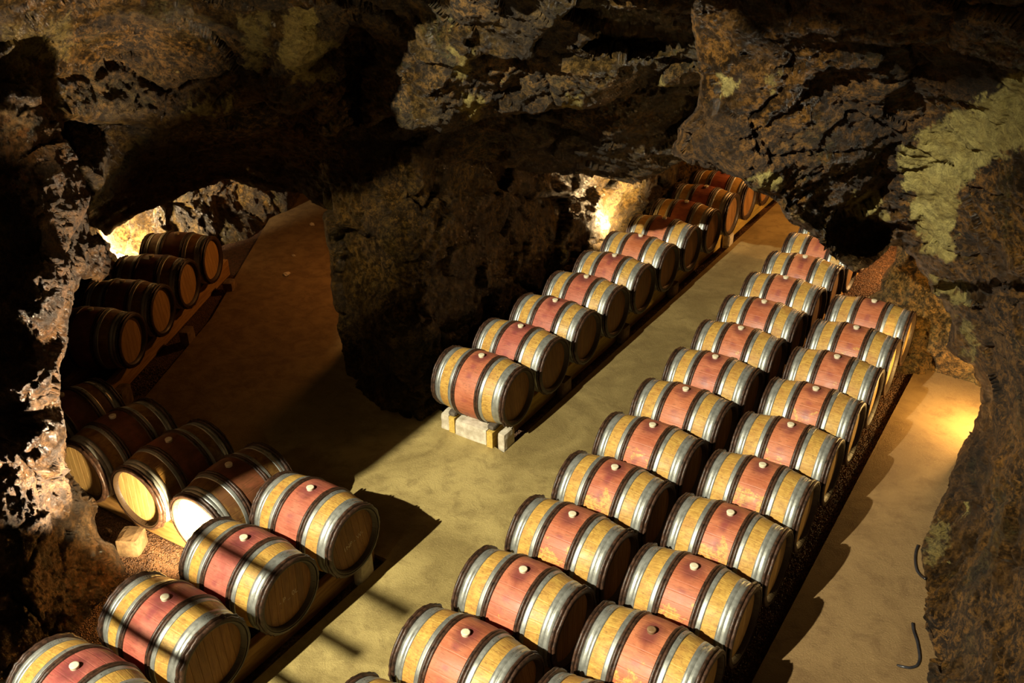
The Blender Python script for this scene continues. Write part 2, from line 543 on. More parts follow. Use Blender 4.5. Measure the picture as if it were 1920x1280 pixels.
def stave_material():
    m = NT('oak_staves_wine_stained')
    tc = m.n('TexCoord')
    v = tc.outputs['Object']
    sep = m.n('SeparateXYZ')
    m.set(sep.inputs[0], v)
    x, y, z = sep.outputs
    sh = m.n('VectorMath')                        # every barrel reads its own piece of the noise
    m.set(sh.inputs[0], v)
    cx = m.n('CombineXYZ')
    sd = m.attr('grain')
    m.set(cx.inputs[0], sd)
    m.set(cx.inputs[1], m.math('MULTIPLY', sd, 1.7))
    m.set(sh.inputs[1], cx.outputs[0])
    vs = sh.outputs[0]
    mp = m.n('Mapping')
    m.set(mp.inputs['Vector'], vs)
    mp.inputs['Scale'].default_value = (1.2, 9, 9)
    grain = m.noise(mp.outputs[0], 5, 7, 0.65, 0.3)
    blot = m.noise(vs, 5, 6, 0.62, 0.4)
    fine = m.noise(vs, 45, 5, 0.7, 0.5)
    # oak
    wood = m.mix(m.ramp(grain, 0.3, 0.7), (0.42, 0.235, 0.048), (0.60, 0.375, 0.085))
    wood = m.mix(m.ramp(blot, 0.45, 0.68, 0, 0.6), wood, (0.38, 0.165, 0.04))
    wood = m.mix(m.math('MULTIPLY', m.ramp(m.noise(vs, 22, 6, 0.72, 0.6), 0.47, 0.66), 0.55), wood, (0.27, 0.125, 0.03))
    mold = m.attr('mould')
    spk = m.math('MULTIPLY', m.ramp(fine, 0.52, 0.66), m.ramp(m.noise(vs, 9, 5, 0.7), m.math('SUBTRACT', 0.66, m.math('MULTIPLY', mold, 0.24)), m.math('SUBTRACT', 0.76, m.math('MULTIPLY', mold, 0.2))))
    # wine-red belly
    tone = m.attr('tone')
    red_a = m.mix(tone, (0.40, 0.120, 0.042), (0.28, 0.055, 0.050))
    red_b = m.mix(tone, (0.56, 0.20, 0.080), (0.41, 0.12, 0.088))
    red = m.mix(m.ramp(m.math('ADD', m.math('MULTIPLY', blot, 0.6), m.math('MULTIPLY', grain, 0.4)), 0.34, 0.66), red_a, red_b)
    drip = m.noise(mp.outputs[0], 1.2, 3, 0.5)
    # worn-through patches lower on the flank
    wear = m.attr('wear')
    pn = m.noise(vs, 7.5, 7, 0.66, 0.5)
    low = m.ramp(z, 0.34, 0.18, 0.0, 0.20)
    thr = m.math('SUBTRACT', m.math('SUBTRACT', 0.86, m.math('MULTIPLY', wear, 0.24)), low)
    pm = m.ramp(pn, thr, m.math('ADD', thr, 0.05))
    patch = m.mix(m.ramp(fine, 0.4, 0.7), (0.60, 0.37, 0.08), (0.34, 0.13, 0.035))
    red = m.mix(m.math('MULTIPLY', pm, m.math('MINIMUM', m.math('MULTIPLY', wear, 4.0), 0.9)), red, patch)
    # dark wine stain around and below the bung
    rr = m.math('SQRT', m.math('ADD', m.math('MULTIPLY', x, x), m.math('MULTIPLY', m.math('MULTIPLY', y, y), 0.55)))
    rr = m.math('ADD', rr, m.math('MULTIPLY', m.math('SUBTRACT', blot, 0.5), 0.10))
    st = m.math('MULTIPLY', m.ramp(rr, 0.035, 0.12, 1, 0), m.ramp(z, 0.2, 0.3))
    red = m.mix(m.math('MULTIPLY', st, 0.75), red, (0.13, 0.028, 0.032))
    strk = m.math('MULTIPLY', m.ramp(m.math('ABSOLUTE', m.math('ADD', x, m.math('MULTIPLY', m.math('SUBTRACT', blot, 0.5), 0.08))), 0.008, 0.05, 1, 0), m.ramp(drip, 0.48, 0.62))
    red = m.mix(m.math('MULTIPLY', strk, 0.55), red, (0.20, 0.035, 0.045))
    belly = m.ramp(m.math('ABSOLUTE', x), 0.150, 0.153, 1, 0)
    c = m.mix(belly, wood, red)
    c = m.mix(m.math('MULTIPLY', spk, m.math('SUBTRACT', 0.85, m.math('MULTIPLY', belly, 0.45))), c, (0.035, 0.022, 0.012))
    # dark, wine-soaked barrels
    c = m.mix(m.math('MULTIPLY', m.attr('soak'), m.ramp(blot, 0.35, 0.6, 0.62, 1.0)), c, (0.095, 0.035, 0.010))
    c = m.mix(m.math('MULTIPLY', m.ramp(m.noise(mp.outputs[0], 13, 6, 0.75, 0.4), 0.50, 0.68), 0.6), c, (0.10, 0.042, 0.014))
    c = m.mix(m.ramp(m.math('ABSOLUTE', x), 0.392, 0.402), c, (0.045, 0.026, 0.012))
    m.bump(m.math('ADD', grain, m.math('MULTIPLY', fine, 0.4)), 0.35, 0.003)
    return m.out(c, m.ramp(blot, 0.3, 0.7, 0.42, 0.6), 0, 0.4)


def head_material():
    m = NT('oak_head_boards')
    v = m.coord('Object')
    oi = m.n('ObjectInfo')
    sh = m.n('VectorMath')
    m.set(sh.inputs[0], v)
    cx = m.n('CombineXYZ')
    m.set(cx.inputs[0], m.math('MULTIPLY', oi.outputs['Random'], 13))
    m.set(sh.inputs[1], cx.outputs[0])
    mp = m.n('Mapping')
    m.set(mp.inputs['Vector'], sh.outputs[0])
    mp.inputs['Scale'].default_value = (9, 9, 1.0)
    g = m.noise(mp.outputs[0], 5, 7, 0.65, 0.2)
    bl = m.noise(sh.outputs[0], 6, 6, 0.6, 0.4)
    c = m.mix(m.ramp(g, 0.3, 0.7), (0.18, 0.072, 0.014), (0.30, 0.14, 0.032))
    c = m.mix(m.ramp(bl, 0.5, 0.75, 0, 0.55), c, (0.20, 0.075, 0.03))
    fr = m.attr('lamplit')  # lamp light on the heads, painted in as lighter wood
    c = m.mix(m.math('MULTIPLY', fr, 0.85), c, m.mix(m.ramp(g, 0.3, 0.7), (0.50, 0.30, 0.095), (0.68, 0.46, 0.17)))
    tone = m.n('HueSaturation')
    m.set(tone.inputs['Color'], c)
    m.set(tone.inputs['Value'], m.math('ADD', 0.85, m.math('MULTIPLY', oi.outputs['Random'], 0.3)))
    sp = m.ramp(m.noise(sh.outputs[0], 40, 4, 0.7), 0.64, 0.72, 0, 0.8)
    c = m.mix(sp, tone.outputs[0], (0.04, 0.022, 0.012))
    m.bump(g, 0.4, 0.003)
    return m.out(c, 0.6, 0, 0.35)


M_STAVE = stave_material()
M_HEAD = head_material()


# ------------------------------------------------------------------ small mesh helpers
def lathe_x(profile, seg, groove=0, gdepth=0.0016, closed=False, rad_fn=None):
    """revolve (x, r) around the x axis; groove: number of stave joints cut as narrow grooves"""
    if groove:
        ang = []
        for k in range(groove):
            a0 = 2 * PI * k / groove
            w = 2 * PI / groove
            ang += [(a0, 1), (a0 + w * 0.035, 0), (a0 + w * 0.10, 0), (a0 + w * 0.5, 0), (a0 + w * 0.90, 0), (a0 + w * 0.965, 0)]
    else:
        ang = [(2 * PI * k / seg, 0) for k in range(seg)]
    V, Fq = [], []
    n = len(ang)
    for (x, r) in profile:
        for (a, g) in ang:
            rr = r - gdepth * g
            if rad_fn:
                rr = rad_fn(x, rr, a)
            V.append((x, rr * math.sin(a), rr * math.cos(a)))
    m = len(profile)
    for i in range(m if closed else m - 1):
        j = (i + 1) % m
        for k in range(n):
            l = (k + 1) % n
            Fq.append((i * n + k, i * n + l, j * n + l, j * n + k))
    return V, Fq


def make_mesh(name, V, F, mat, smooth=True):
    me = bpy.data.meshes.new(name)
    me.from_pydata(V, [], F)
    me.materials.append(mat)
    if smooth:
        me.polygons.foreach_set('use_smooth', [True] * len(me.polygons))
    me.update()
    return me


def link(name, me, parent=None, loc=(0, 0, 0), rot=(0, 0, 0)):
    o = bpy.data.objects.new(name, me)
    COL.objects.link(o)
    if parent:
        o.parent = parent
    o.location = loc
    o.rotation_euler = rot
    return o


def set_thing(o, label, cat, group=None):
    o['label'] = label
    o['category'] = cat
    if group:
        o['group'] = group


def rough_box(name, x0, x1, y0, y1, z0, z1, mat, n=4, amp=0.006, bev=0.012, seed=0):
    """a hewn block: subdivided box with worn edges and uneven faces"""
    g = np.linspace(0, 1, n + 1)
    V, F, mp = [], [], {}

    def vid(i, j, k):
        q = (i, j, k)
        if q not in mp:
            mp[q] = len(V)
            V.append((g[i], g[j], g[k]))
        return mp[q]
    for a in range(n):
        for b in range(n):
            F.append((vid(a, b, 0), vid(a, b + 1, 0), vid(a + 1, b + 1, 0), vid(a + 1, b, 0)))
            F.append((vid(a, b, n), vid(a + 1, b, n), vid(a + 1, b + 1, n), vid(a, b + 1, n)))
            F.append((vid(a, 0, b), vid(a + 1, 0, b), vid(a + 1, 0, b + 1), vid(a, 0, b + 1)))
            F.append((vid(a, n, b), vid(a, n, b + 1), vid(a + 1, n, b + 1), vid(a + 1, n, b)))
            F.append((vid(0, a, b), vid(0, a, b + 1), vid(0, a + 1, b + 1), vid(0, a + 1, b)))
            F.append((vid(n, a, b), vid(n, a + 1, b), vid(n, a + 1, b + 1), vid(n, a, b + 1)))
    V = np.array(V)
    s = np.array([x1 - x0, y1 - y0, z1 - z0])
    P = V * s
    on = ((V < 1e-6) | (V > 1 - 1e-6)).sum(1)
    cdir = np.where(V < 1e-6, 1.0, np.where(V > 1 - 1e-6, -1.0, 0.0))
    P = P + cdir * (bev * 0.5 * (on >= 2) + bev * 0.3 * (on >= 3))[:, None]
    q = P * 14 + seed * 5.3
    P = P + amp * np.stack([vnoise(q, 1), vnoise(q, 2), vnoise(q, 3)], 1)
    c = np.array([(x0 + x1) / 2, (y0 + y1) / 2, z0])
    P = P + np.array([x0, y0, z0]) - c
    ob = link(name, make_mesh(name, P.tolist(), F, mat, False), None, tuple(c))
    return ob


def tube(name, pts, rad, mat, seg=8, parent=None):
    P = np.array(pts, float)
    V, F = [], []
    for i in range(len(P)):
        d = P[min(i + 1, len(P) - 1)] - P[max(i - 1, 0)]
        d /= np.linalg.norm(d)
        up = np.array([0, 0, 1.0]) if abs(d[2]) < 0.9 else np.array([1.0, 0, 0])
        a = np.cross(d, up)
        a /= np.linalg.norm(a)
        b = np.cross(a, d)
        for k in range(seg):
            t = 2 * PI * k / seg
            V.append(tuple(P[i] + rad * (math.cos(t) * a + math.sin(t) * b)))
    for i in range(len(P) - 1):
        for k in range(seg):
            l = (k + 1) % seg
            F.append((i * seg + k, i * seg + l, (i + 1) * seg + l, (i + 1) * seg + k))
    F.append(tuple(range(seg - 1, -1, -1)))
    F.append(tuple((len(P) - 1) * seg + k for k in range(seg)))
    return link(name, make_mesh(name, V, F, mat), parent)


def spline(pts, n=10):
    P = [np.array(p, float) for p in pts]
    P = [2 * P[0] - P[1]] + P + [2 * P[-1] - P[-2]]
    out = []
    for i in range(1, len(P) - 2):
        for k in range(n):
            t = k / n
            a, b, c, d = P[i - 1], P[i], P[i + 1], P[i + 2]
            out.append(0.5 * (2 * b + (c - a) * t + (2 * a - 5 * b + 4 * c - d) * t * t + (3 * b - a - 3 * c + d) * t ** 3))
    out.append(P[-2])
    return out


# ------------------------------------------------------------------ floor
def slab(name, poly, mat=None, z0=-0.30, z1=0.0):
    n = len(poly)
    V = [(x, y, z1) for x, y in poly] + [(x, y, z0) for x, y in poly]
    F = [tuple(range(n)), tuple(range(2 * n - 1, n - 1, -1))]
    for k in range(n):
        l = (k + 1) % n
        F.append((k, n + k, n + l, l))
    me = make_mesh(name, V, F, mat or M_CONC, False)
    o = link(name, me)
    o['kind'] = 'structure'
    return o


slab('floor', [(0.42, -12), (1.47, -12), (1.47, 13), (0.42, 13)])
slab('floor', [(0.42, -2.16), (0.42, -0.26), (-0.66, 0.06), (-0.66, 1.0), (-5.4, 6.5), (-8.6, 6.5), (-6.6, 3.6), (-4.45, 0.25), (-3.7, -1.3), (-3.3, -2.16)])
slab('floor', [(3.62, -12), (7.5, -12), (7.5, 3.95), (3.62, 3.95)], M_PATH)
bed = link('floor', make_mesh('floor', [(-12, -13, -0.05), (8, -13, -0.05), (8, 15, -0.05), (-12, 15, -0.05),
                                        (-12, -13, -0.4), (8, -13, -0.4), (8, 15, -0.4), (-12, 15, -0.4)],
                             [(0, 1, 2, 3), (7, 6, 5, 4), (0, 4, 5, 1), (1, 5, 6, 2), (2, 6, 7, 3), (3, 7, 4, 0)], M_BED, False))
bed['kind'] = 'structure'


# ------------------------------------------------------------------ rock masses
# central pillar between the left passage and the barrel gallery
rock_relief('wall_center',
            [(602, 300), (604, 385), (612, 420), (622, 500), (630, 560), (636, 640), (650, 705), (672, 745), (720, 775), (780, 800), (832, 790), (900, 790), (1000, 740),
             (1150, 640), (1290, 480), (1330, 400), (1330, 250), (900, 180), (602, 180)],
            [(604, 385, 'Y', 0.15), (622, 500, 'Y', 0.12), (640, 640, 'Y', 0.05), (650, 705, 'Z', 0), (720, 765, 'Z', 0), (780, 788, 'Z', 0), (604, 300, 'Y', 0.2),
             (700, 300, 'Y', 0.05), (760, 300, 'Y', 0.0), (765, 450, 'Y', -0.15), (775, 620, 'Y', -0.22), (700, 500, 'Y', 0.0), (700, 640, 'Y', -0.05),
             (832, 770, 'X', -0.68), (860, 700, 'X', -0.68), (850, 500, 'X', -0.72), (900, 620, 'X', -0.72), (900, 450, 'X', -0.78), (860, 330, 'X', -0.85), (900, 250, 'X', -0.85),
             (1000, 520, 'X', -0.74), (1000, 400, 'X', -0.80), (1030, 320, 'X', -0.85), (1100, 430, 'X', -0.78), (1100, 350, 'X', -0.9), (1150, 400, 'X', -0.9), (1180, 380, 'X', -0.85),
             (1195, 360, 'X', -0.7), (1240, 345, 'X', -0.72), (1290, 400, 'X', -0.75), (1290, 330, 'X', -0.75), (1150, 600, 'X', -0.75), (1330, 300, 'X', -0.75)],
            M_ROCKP, rough=0.65, block=0.85, seed=3, edge=(6, 0.04), jag=5, thick=1.5)

# soffit: lower ledge of the left arch and the dark lintel over the pillar row
rock_relief('ceiling',
            [(60, 180), (135, 300), (150, 345), (170, 420), (200, 440), (222, 425), (250, 412), (330, 375), (380, 352), (432, 338), (480, 350), (540, 356), (606, 388), (640, 400), (760, 330), (900, 300), (980, 318),
             (1030, 325), (1085, 322), (1130, 332), (1185, 350), (1225, 332), (1262, 318), (1290, 302), (1340, 320), (1400, 300), (1400, 80), (60, 80)],
            [(150, 345, 'Y', -2.3), (190, 435, 'Y', -0.9), (250, 410, 'Y', -0.5), (330, 372, 'Y', -0.25), (432, 338, 'Y', 0.1), (540, 354, 'Y', 0.35), (606, 385, 'Y', 0.35), (640, 340, 'Y', 0.2),
             (150, 240, 'Y', -1.9), (300, 250, 'Y', -1.35), (300, 320, 'Y', -0.75), (450, 220, 'Y', -0.9), (450, 290, 'Y', -0.3), (600, 220, 'Y', -0.35), (600, 300, 'Y', 0.1),
             (760, 270, 'Y', 0.1), (900, 230, 'Y', 0.6), (900, 290, 'Y', 0.9), (1000, 230, 'Y', 0.75), (1030, 315, 'Y', 1.7), (1130, 325, 'Y', 2.0), (1190, 340, 'Y', 2.0), (1150, 260, 'Y', 0.8), (1280, 300, 'Y', 1.7), (1280, 200, 'Y', 0.9),
             (1100, 210, 'Y', 0.6), (300, 150, 'Y', -1.2), (1280, 100, 'Y', 0.6), (700, 120, 'Y', 0.2)],
            M_ROCK, rough=0.7, block=0.6, seed=5, edge=(8, 0.06), jag=7, thick=1.2)

# upper face over the arches
rock_relief('wall_front',
            [(-190, -190), (1380, -190), (1380, 160), (1316, 150), (1290, 160), (1215, 152), (1190, 165), (1140, 198), (1095, 207), (1060, 203), (1000, 212), (905, 216), (880, 232), (830, 250), (790, 250),
             (752, 240), (738, 215), (700, 236), (655, 256), (612, 266), (596, 240), (588, 202), (545, 212), (512, 208), (495, 194), (450, 199), (400, 224), (360, 222), (310, 240), (230, 236), (120, 228), (100, 330), (-190, 330)],
            [(60, 250, 'Y', -2.9), (0, 100, 'Y', -3.2), (0, 250, 'Y', -3.1), (-150, 100, 'Y', -3.8), (120, 225, 'Y', -2.4), (120, 100, 'Y', -2.4), (230, 235, 'Y', -1.8), (230, 100, 'Y', -1.75), (310, 238, 'Y', -1.55), (400, 222, 'Y', -1.3), (400, 80, 'Y', -1.5),
             (495, 196, 'Y', -1.1), (545, 210, 'Y', -1.05), (560, 90, 'Y', -1.45), (588, 202, 'Y', -0.8), (612, 262, 'Y', -0.35), (640, 120, 'Y', -0.5), (680, 160, 'Y', -0.35), (700, 235, 'Y', -0.2), (720, 110, 'Y', -0.7),
             (752, 240, 'Y', -0.55), (830, 246, 'Y', -0.5), (830, 120, 'Y', -0.95), (905, 216, 'Y', -0.3), (1000, 212, 'Y', -0.2), (1000, 110, 'Y', -0.6), (1095, 205, 'Y', -0.1), (1140, 198, 'Y', -0.05), (1215, 155, 'Y', 0.1),
             (1290, 158, 'Y', 0.2), (1200, 90, 'Y', -0.35), (1300, 100, 'Y', -0.3), (760, 0, 'Y', -1.1), (1000, 0, 'Y', -1.2), (1200, 0, 'Y', -1.3), (600, 0, 'Y', -1.6), (400, 0, 'Y', -2.0), (200, 0, 'Y', -2.4), (100, 0, 'Y', -3.0),
             (200, -180, 'Y', -3.4), (800, -180, 'Y', -2.4), (1300, -180, 'Y', -2.6)],
            M_ROCK, rough=0.9, block=0.8, seed=8, edge=(24, 0.3), jag=6, thick=1.0,
            pits=((670, 130, 34, 110, 0.4), (1180, 85, 110, 14, 0.25)),
            pale=(([(520, 40), (580, 20), (625, 90), (610, 140), (570, 150), (530, 110)], 0.75), ([(450, 40), (490, 30), (500, 110), (470, 150), (455, 120)], 0.5), ([(340, 190), (400, 185), (440, 195), (400, 222), (350, 225)], 0.8),
                  ([(850, 90), (880, 92), (885, 130), (870, 165), (855, 150)], 0.7), ([(870, 185), (900, 195), (890, 210), (870, 205)], 0.9), ([(1060, 180), (1085, 190), (1090, 205), (1065, 200)], 0.85),
                  ([(1240, 150), (1270, 135), (1280, 152), (1250, 162)], 0.7), ([(0, 40), (150, 20), (140, 100), (40, 130), (0, 120)], 0.35)))

# foreground pillar on the left
rock_relief('wall_left',
            [(-190, 150), (60, 160), (112, 225), (122, 250), (140, 300), (158, 345), (166, 400), (172, 440), (186, 436), (204, 455), (206, 500), (186, 520), (150, 520), (138, 545), (134, 590), (124, 640), (112, 690), (112, 740), (122, 800), (122, 840),
             (126, 880), (140, 905), (176, 945), (176, 985), (186, 1012), (214, 1022), (224, 1050), (242, 1062), (243, 1085), (205, 1120), (150, 1180), (60, 1290), (20, 1500), (-190, 1500)],
            [(60, 170, 'X', -1.75), (0, 300, 'X', -1.75), (0, 500, 'X', -1.75), (0, 700, 'X', -1.75), (20, 900, 'X', -1.6), (0, 1100, 'X', -1.4), (-150, 300, 'X', -2.2), (-150, 700, 'X', -2.1), (-150, 1200, 'X', -1.5),
             (120, 250, 'X', -1.85), (160, 400, 'X', -1.95), (195, 470, 'X', -2.2), (150, 510, 'X', -1.9), (120, 640, 'X', -1.75), (110, 740, 'X', -1.75), (120, 850, 'X', -1.8), (92, 600, 'X', -1.36), (85, 720, 'X', -1.36), (88, 820, 'X', -1.36), (110, 500, 'X', -1.42), (105, 400, 'X', -1.5), (50, 640, 'X', -1.6), (50, 780, 'X', -1.58),
             (140, 905, 'X', -1.78), (176, 960, 'X', -1.7), (140, 980, 'X', -1.5), (110, 960, 'X', -1.4), (110, 1020, 'X', -1.38), (190, 1020, 'X', -1.5), (240, 1065, 'Z', 0.02), (200, 1110, 'X', -1.25), (120, 1100, 'X', -1.25), (60, 1200, 'X', -1.15), (0, 1280, 'X', -1.1), (-150, 1480, 'X', -1.0)],
            M_ROCKL, rough=1.0, block=0.75, seed=12, edge=(22, 0.3), jag=7, thick=0.3,
            pale=(([(0, 200), (60, 190), (60, 240), (0, 250)], 0.4),))

# right-hand mass: overhang and wall down to the floor
rock_relief('wall_right',
            [(1268, 240), (1262, 285), (1290, 302), (1345, 318), (1390, 335), (1412, 352), (1440, 366), (1462, 392), (1480, 415), (1512, 432), (1540, 458), (1562, 482), (1600, 512), (1626, 500), (1650, 488), (1672, 462), (1690, 464), (1712, 482), (1735, 520), (1748, 545), (1765, 560), (1776, 590), (1782, 620),
             (1776, 650), (1796, 672), (1822, 690), (1836, 722), (1833, 775), (1828, 802), (1806, 832), (1786, 880), (1770, 915), (1750, 965), (1724, 1030), (1730, 1085), (1712, 1140), (1712, 1168), (1740, 1225), (1740, 1290), (1735, 1500), (2110, 1500), (2110, -190), (1290, -190), (1300, 60), (1308, 150), (1306, 200)],
            [(1268, 260, 'Y', -1.2), (1290, 300, 'Y', -1.2), (1400, 342, 'Y', -1.2), (1462, 392, 'Y', -1.0), (1540, 456, 'Y', -0.5), (1600, 508, 'Y', 0.2), (1640, 490, 'Y', 0.45), (1690, 464, 'Y', 0.6), (1745, 540, 'Y', 0.95), (1780, 610, 'Y', 1.2),
             (1796, 672, 'Y', 1.5), (1834, 722, 'Y', 1.7), (1832, 790, 'Y', 2.0), (1786, 880, 'Y', 1.55), (1750, 965, 'Y', 0.9), (1724, 1035, 'Z', 0.02), (1704, 1162, 'Z', 0.0), (1722, 1282, 'Z', 0.0), (1735, 1490, 'Z', 0.0),
             (1310, 150, 'Y', -1.3), (1350, 250, 'Y', -1.35), (1350, 150, 'Y', -1.4), (1350, 50, 'Y', -1.5), (1450, 300, 'Y', -1.15), (1550, 400, 'Y', -0.5), (1600, 300, 'Y', -0.75), (1600, 150, 'Y', -1.1), (1600, 0, 'Y', -2.0), (1400, 0, 'Y', -1.8),
             (1750, 430, 'Y', 0.1), (1750, 250, 'Y', -0.6), (1900, 150, 'Y', -1.5), (1900, 300, 'Y', -1.2), (1900, 500, 'Y', -0.75), (1850, 600, 'Y', 0.3), (1900, 700, 'Y', 0.1), (1880, 850, 'Y', 0.3), (1900, 1000, 'Y', -0.6), (1820, 900, 'Y', 1.0),
             (1800, 1050, 'Y', 0.05), (1900, 1150, 'Y', -1.4), (1800, 1250, 'Y', -1.0), (1900, 1280, 'Y', -1.9), (2100, 600, 'Y', -2.0), (2100, 1200, 'Y', -3.0), (2100, 200, 'Y', -2.6), (1750, -180, 'Y', -3.0), (2100, -180, 'Y', -3.6), (1350, -180, 'Y', -2.5), (1900, 0, 'Y', -2.4)],
            M_ROCKR, rough=0.85, block=0.58, seed=17, edge=(16, 0.2), jag=7, thick=0.35,
            pits=((1615, 440, 60, 38, 0.42), (1850, 545, 120, 22, 0.4)),
            pale=(([(1890, 130), (1940, 150), (1930, 260), (1880, 300), (1830, 320), (1810, 350), (1800, 380), (1795, 420), (1790, 470), (1745, 460), (1720, 430), (1710, 370), (1690, 340), (1680, 290), (1720, 255), (1780, 220), (1850, 180)], 1.0),
                  ([(1425, 325), (1455, 315), (1478, 340), (1470, 362), (1440, 356), (1420, 345)], 1.0), ([(1340, 150), (1375, 148), (1370, 175), (1350, 180)], 0.85), ([(1440, 150), (1460, 148), (1458, 178), (1445, 176)], 0.85),
                  ([(1600, 365), (1640, 375), (1655, 405), (1600, 405)], 1.0), ([(1420, 345), (1380, 335), (1400, 352), (1430, 365)], 0.7), ([(1745, 520), (1790, 535), (1830, 570), (1790, 575), (1755, 550)], 0.8), ([(1805, 610), (1830, 650), (1825, 680), (1810, 660)], 0.6),
                  ([(1740, 980), (1780, 990), (1770, 1030), (1745, 1060)], 0.5)))

# rock standing beyond the right path
rock_relief('wall_right',
            [(1684, 455), (1678, 490), (1660, 508), (1651, 524), (1654, 545), (1622, 560), (1610, 600), (1640, 680), (1670, 720), (1700, 716), (1745, 716), (1772, 704), (1840, 740), (1860, 700), (1860, 560), (1800, 440), (1720, 420)],
            [(1684, 470, 'Y', 4.3), (1651, 524, 'Y', 4.4), (1640, 600, 'Y', 4.1), (1690, 690, 'Z', 0.0), (1740, 702, 'Z', 0.0), (1780, 700, 'Z', 0.05), (1820, 715, 'Z', 0.02), (1730, 560, 'Y', 4.05), (1700, 600, 'Y', 3.95), (1740, 640, 'Y', 3.85), (1780, 560, 'Y', 3.9), (1800, 660, 'Y', 3.5), (1850, 600, 'Y', 3.6), (1720, 440, 'Y', 4.2), (1780, 460, 'Y', 4.0)],
            M_ROCKY, step=3, rough=0.6, block=0.6, seed=23, edge=(12, 0.2), jag=4, thick=0.8)

# back of the left chamber
rock_relief('wall_back',
            [(60, 280), (640, 280), (640, 430), (600, 402), (556, 392), (520, 404), (470, 445), (436, 500), (330, 560), (60, 640)],
            [(620, 395, 'Y', 5.2), (580, 390, 'Y', 4.9), (556, 386, 'Z', 0.0), (520, 402, 'Z', 0.0), (470, 440, 'Z', 0.0), (436, 480, 'X', -6.2), (400, 420, 'X', -6.35), (440, 400, 'X', -6.5), (330, 400, 'X', -6.45), (330, 500, 'X', -6.2), (250, 440, 'X', -6.5), (215, 450, 'X', -6.55),
             (190, 470, 'Y', -0.35), (120, 520, 'Y', -0.8), (560, 340, 'Y', 4.3), (480, 370, 'X', -6.5), (620, 330, 'Y', 4.8), (330, 330, 'X', -6.4), (150, 380, 'Y', -0.4)],
            M_ROCK, step=3, rough=0.8, block=0.7, seed=31, edge=(0, 0), jag=3, thick=0.4)


# coarse rock out of view, closing the cave and bounding the main light
def rock_slab(name, poly, y0, y1, mat=M_ROCK):
    n = len(poly)
    V = [(x, y0, z) for x, z in poly] + [(x, y1, z) for x, z in poly]
    F = [tuple(range(n)), tuple(range(2 * n - 1, n - 1, -1))] + [(k, n + k, n + (k + 1) % n, (k + 1) % n) for k in range(n)]
    o = link(name, make_mesh(name, V, F, mat, False))
    o['kind'] = 'structure'
    return o


# unseen buttress added to block the main light, edge shaped to its shadow line
rock_slab('wall_left', [(-9, -0.3), (-1.35, -0.3), (-1.25, 2.6), (-0.62, 3.68), (-0.44, 4.9), (-0.314, 5.46), (-0.29, 5.9), (-0.28, 6.97), (-0.60, 7.04), (-0.70, 7.1), (-0.53, 7.3), (-0.4, 9.5), (-9, 9.5)], -7.6, -7.0)
rock_slab('ceiling', [(0.8, 9.5), (1.0, 7.85), (1.33, 7.53), (1.42, 7.50), (1.52, 7.42), (1.75, 7.45), (1.95, 7.41), (2.25, 7.45), (7, 7.4), (7, 9.5)], -7.3, -6.9)  # unseen overhead occluder, edge shaped to keep main light off upper right rock
rock_slab('ceiling', [(-1.4, 2.95), (0.2, 2.75), (1.3, 2.85), (2.4, 3.05), (4.6, 3.0), (4.6, 4.4), (-1.4, 4.4)], 1.9, 12.0)
rock_slab('wall_right', [(5.6, -0.3), (5.9, 2.0), (6.2, 6.0), (7.5, 6.0), (7.5, -0.3)], -4.0, 12.0)


# ------------------------------------------------------------------ barrels
L2 = 0.445


def rb(x):
    return 0.353 - 0.064 * (abs(x) / L2) ** 1.9


xs = np.linspace(-L2, L2, 21)
prof = [(float(x), rb(x)) for x in xs]
prof = [(-0.395, 0.255), (-L2, rb(L2) - 0.016)] + prof + [(L2, rb(L2) - 0.016), (0.395, 0.255)]
ME_BODY = make_mesh('body', *lathe_x(prof, 0, groove=28), M_STAVE)


def band(x0, x1, th, step=None):
    n = 4
    pr = [(x0, rb(x0) - 0.002), (x0, rb(x0) + th)]
    for k in range(1, n):
        x = x0 + (x1 - x0) * k / n
        pr.append((x, rb(x) + th))
    pr += [(x1, rb(x1) + th), (x1, rb(x1) - 0.002)]
    if step is not None:
        i = [k for k in range(len(pr)) if abs(pr[k][0] - step) == min(abs(q[0] - step) for q in pr[1:-1])][0]
        a = pr[i]
        pr[i:i + 1] = [(a[0] - 0.002, a[1]), (a[0] + 0.001, a[1] - 0.0035), (a[0] + 0.004, a[1])]

    def lap(x, r, ang):
        return r + (0.0022 if (0.10 < ang < 0.42 and r > rb(x) + 0.001) else 0.0)
    return lathe_x(pr, 72, rad_fn=lap)


HOOPS = [(-0.391, -0.318, 0.0042, -0.355), (-0.206, -0.169, 0.004, None), (0.169, 0.206, 0.004, None), (0.314, 0.391, 0.0042, 0.355)]
ME_HOOP = [make_mesh('steel_hoop', *band(*h), M_STEEL) for h in HOOPS]


def rivets(x0, x1, wide):
    V, F = [], []
    pts = []
    for a in ((0.15, 0.20, 0.34, 0.39) if wide else (0.17, 0.33)):
        xx = [x0 + (x1 - x0) * 0.3, x0 + (x1 - x0) * 0.7] if wide else [(x0 + x1) / 2]
        for k, x in enumerate(xx):
            pts.append((x, a + 0.012 * k))
    for x, a in pts:
        a = -a if False else a
        r = rb(x) + 0.0062
        u = np.array([0, math.sin(a), math.cos(a)])
        t = np.array([0, math.cos(a), -math.sin(a)])
        c = np.array([x, 0, 0]) + u * r
        b = len(V)
        R0 = 0.0062
        for k in range(6):
            q = 2 * PI * k / 6
            V.append(tuple(c + R0 * (math.cos(q) * np.array([1, 0, 0]) + math.sin(q) * t)))
        V.append(tuple(c + u * 0.0035))
        for k in range(6):
            F.append((b + k, b + (k + 1) % 6, b + 6))
    return V, F


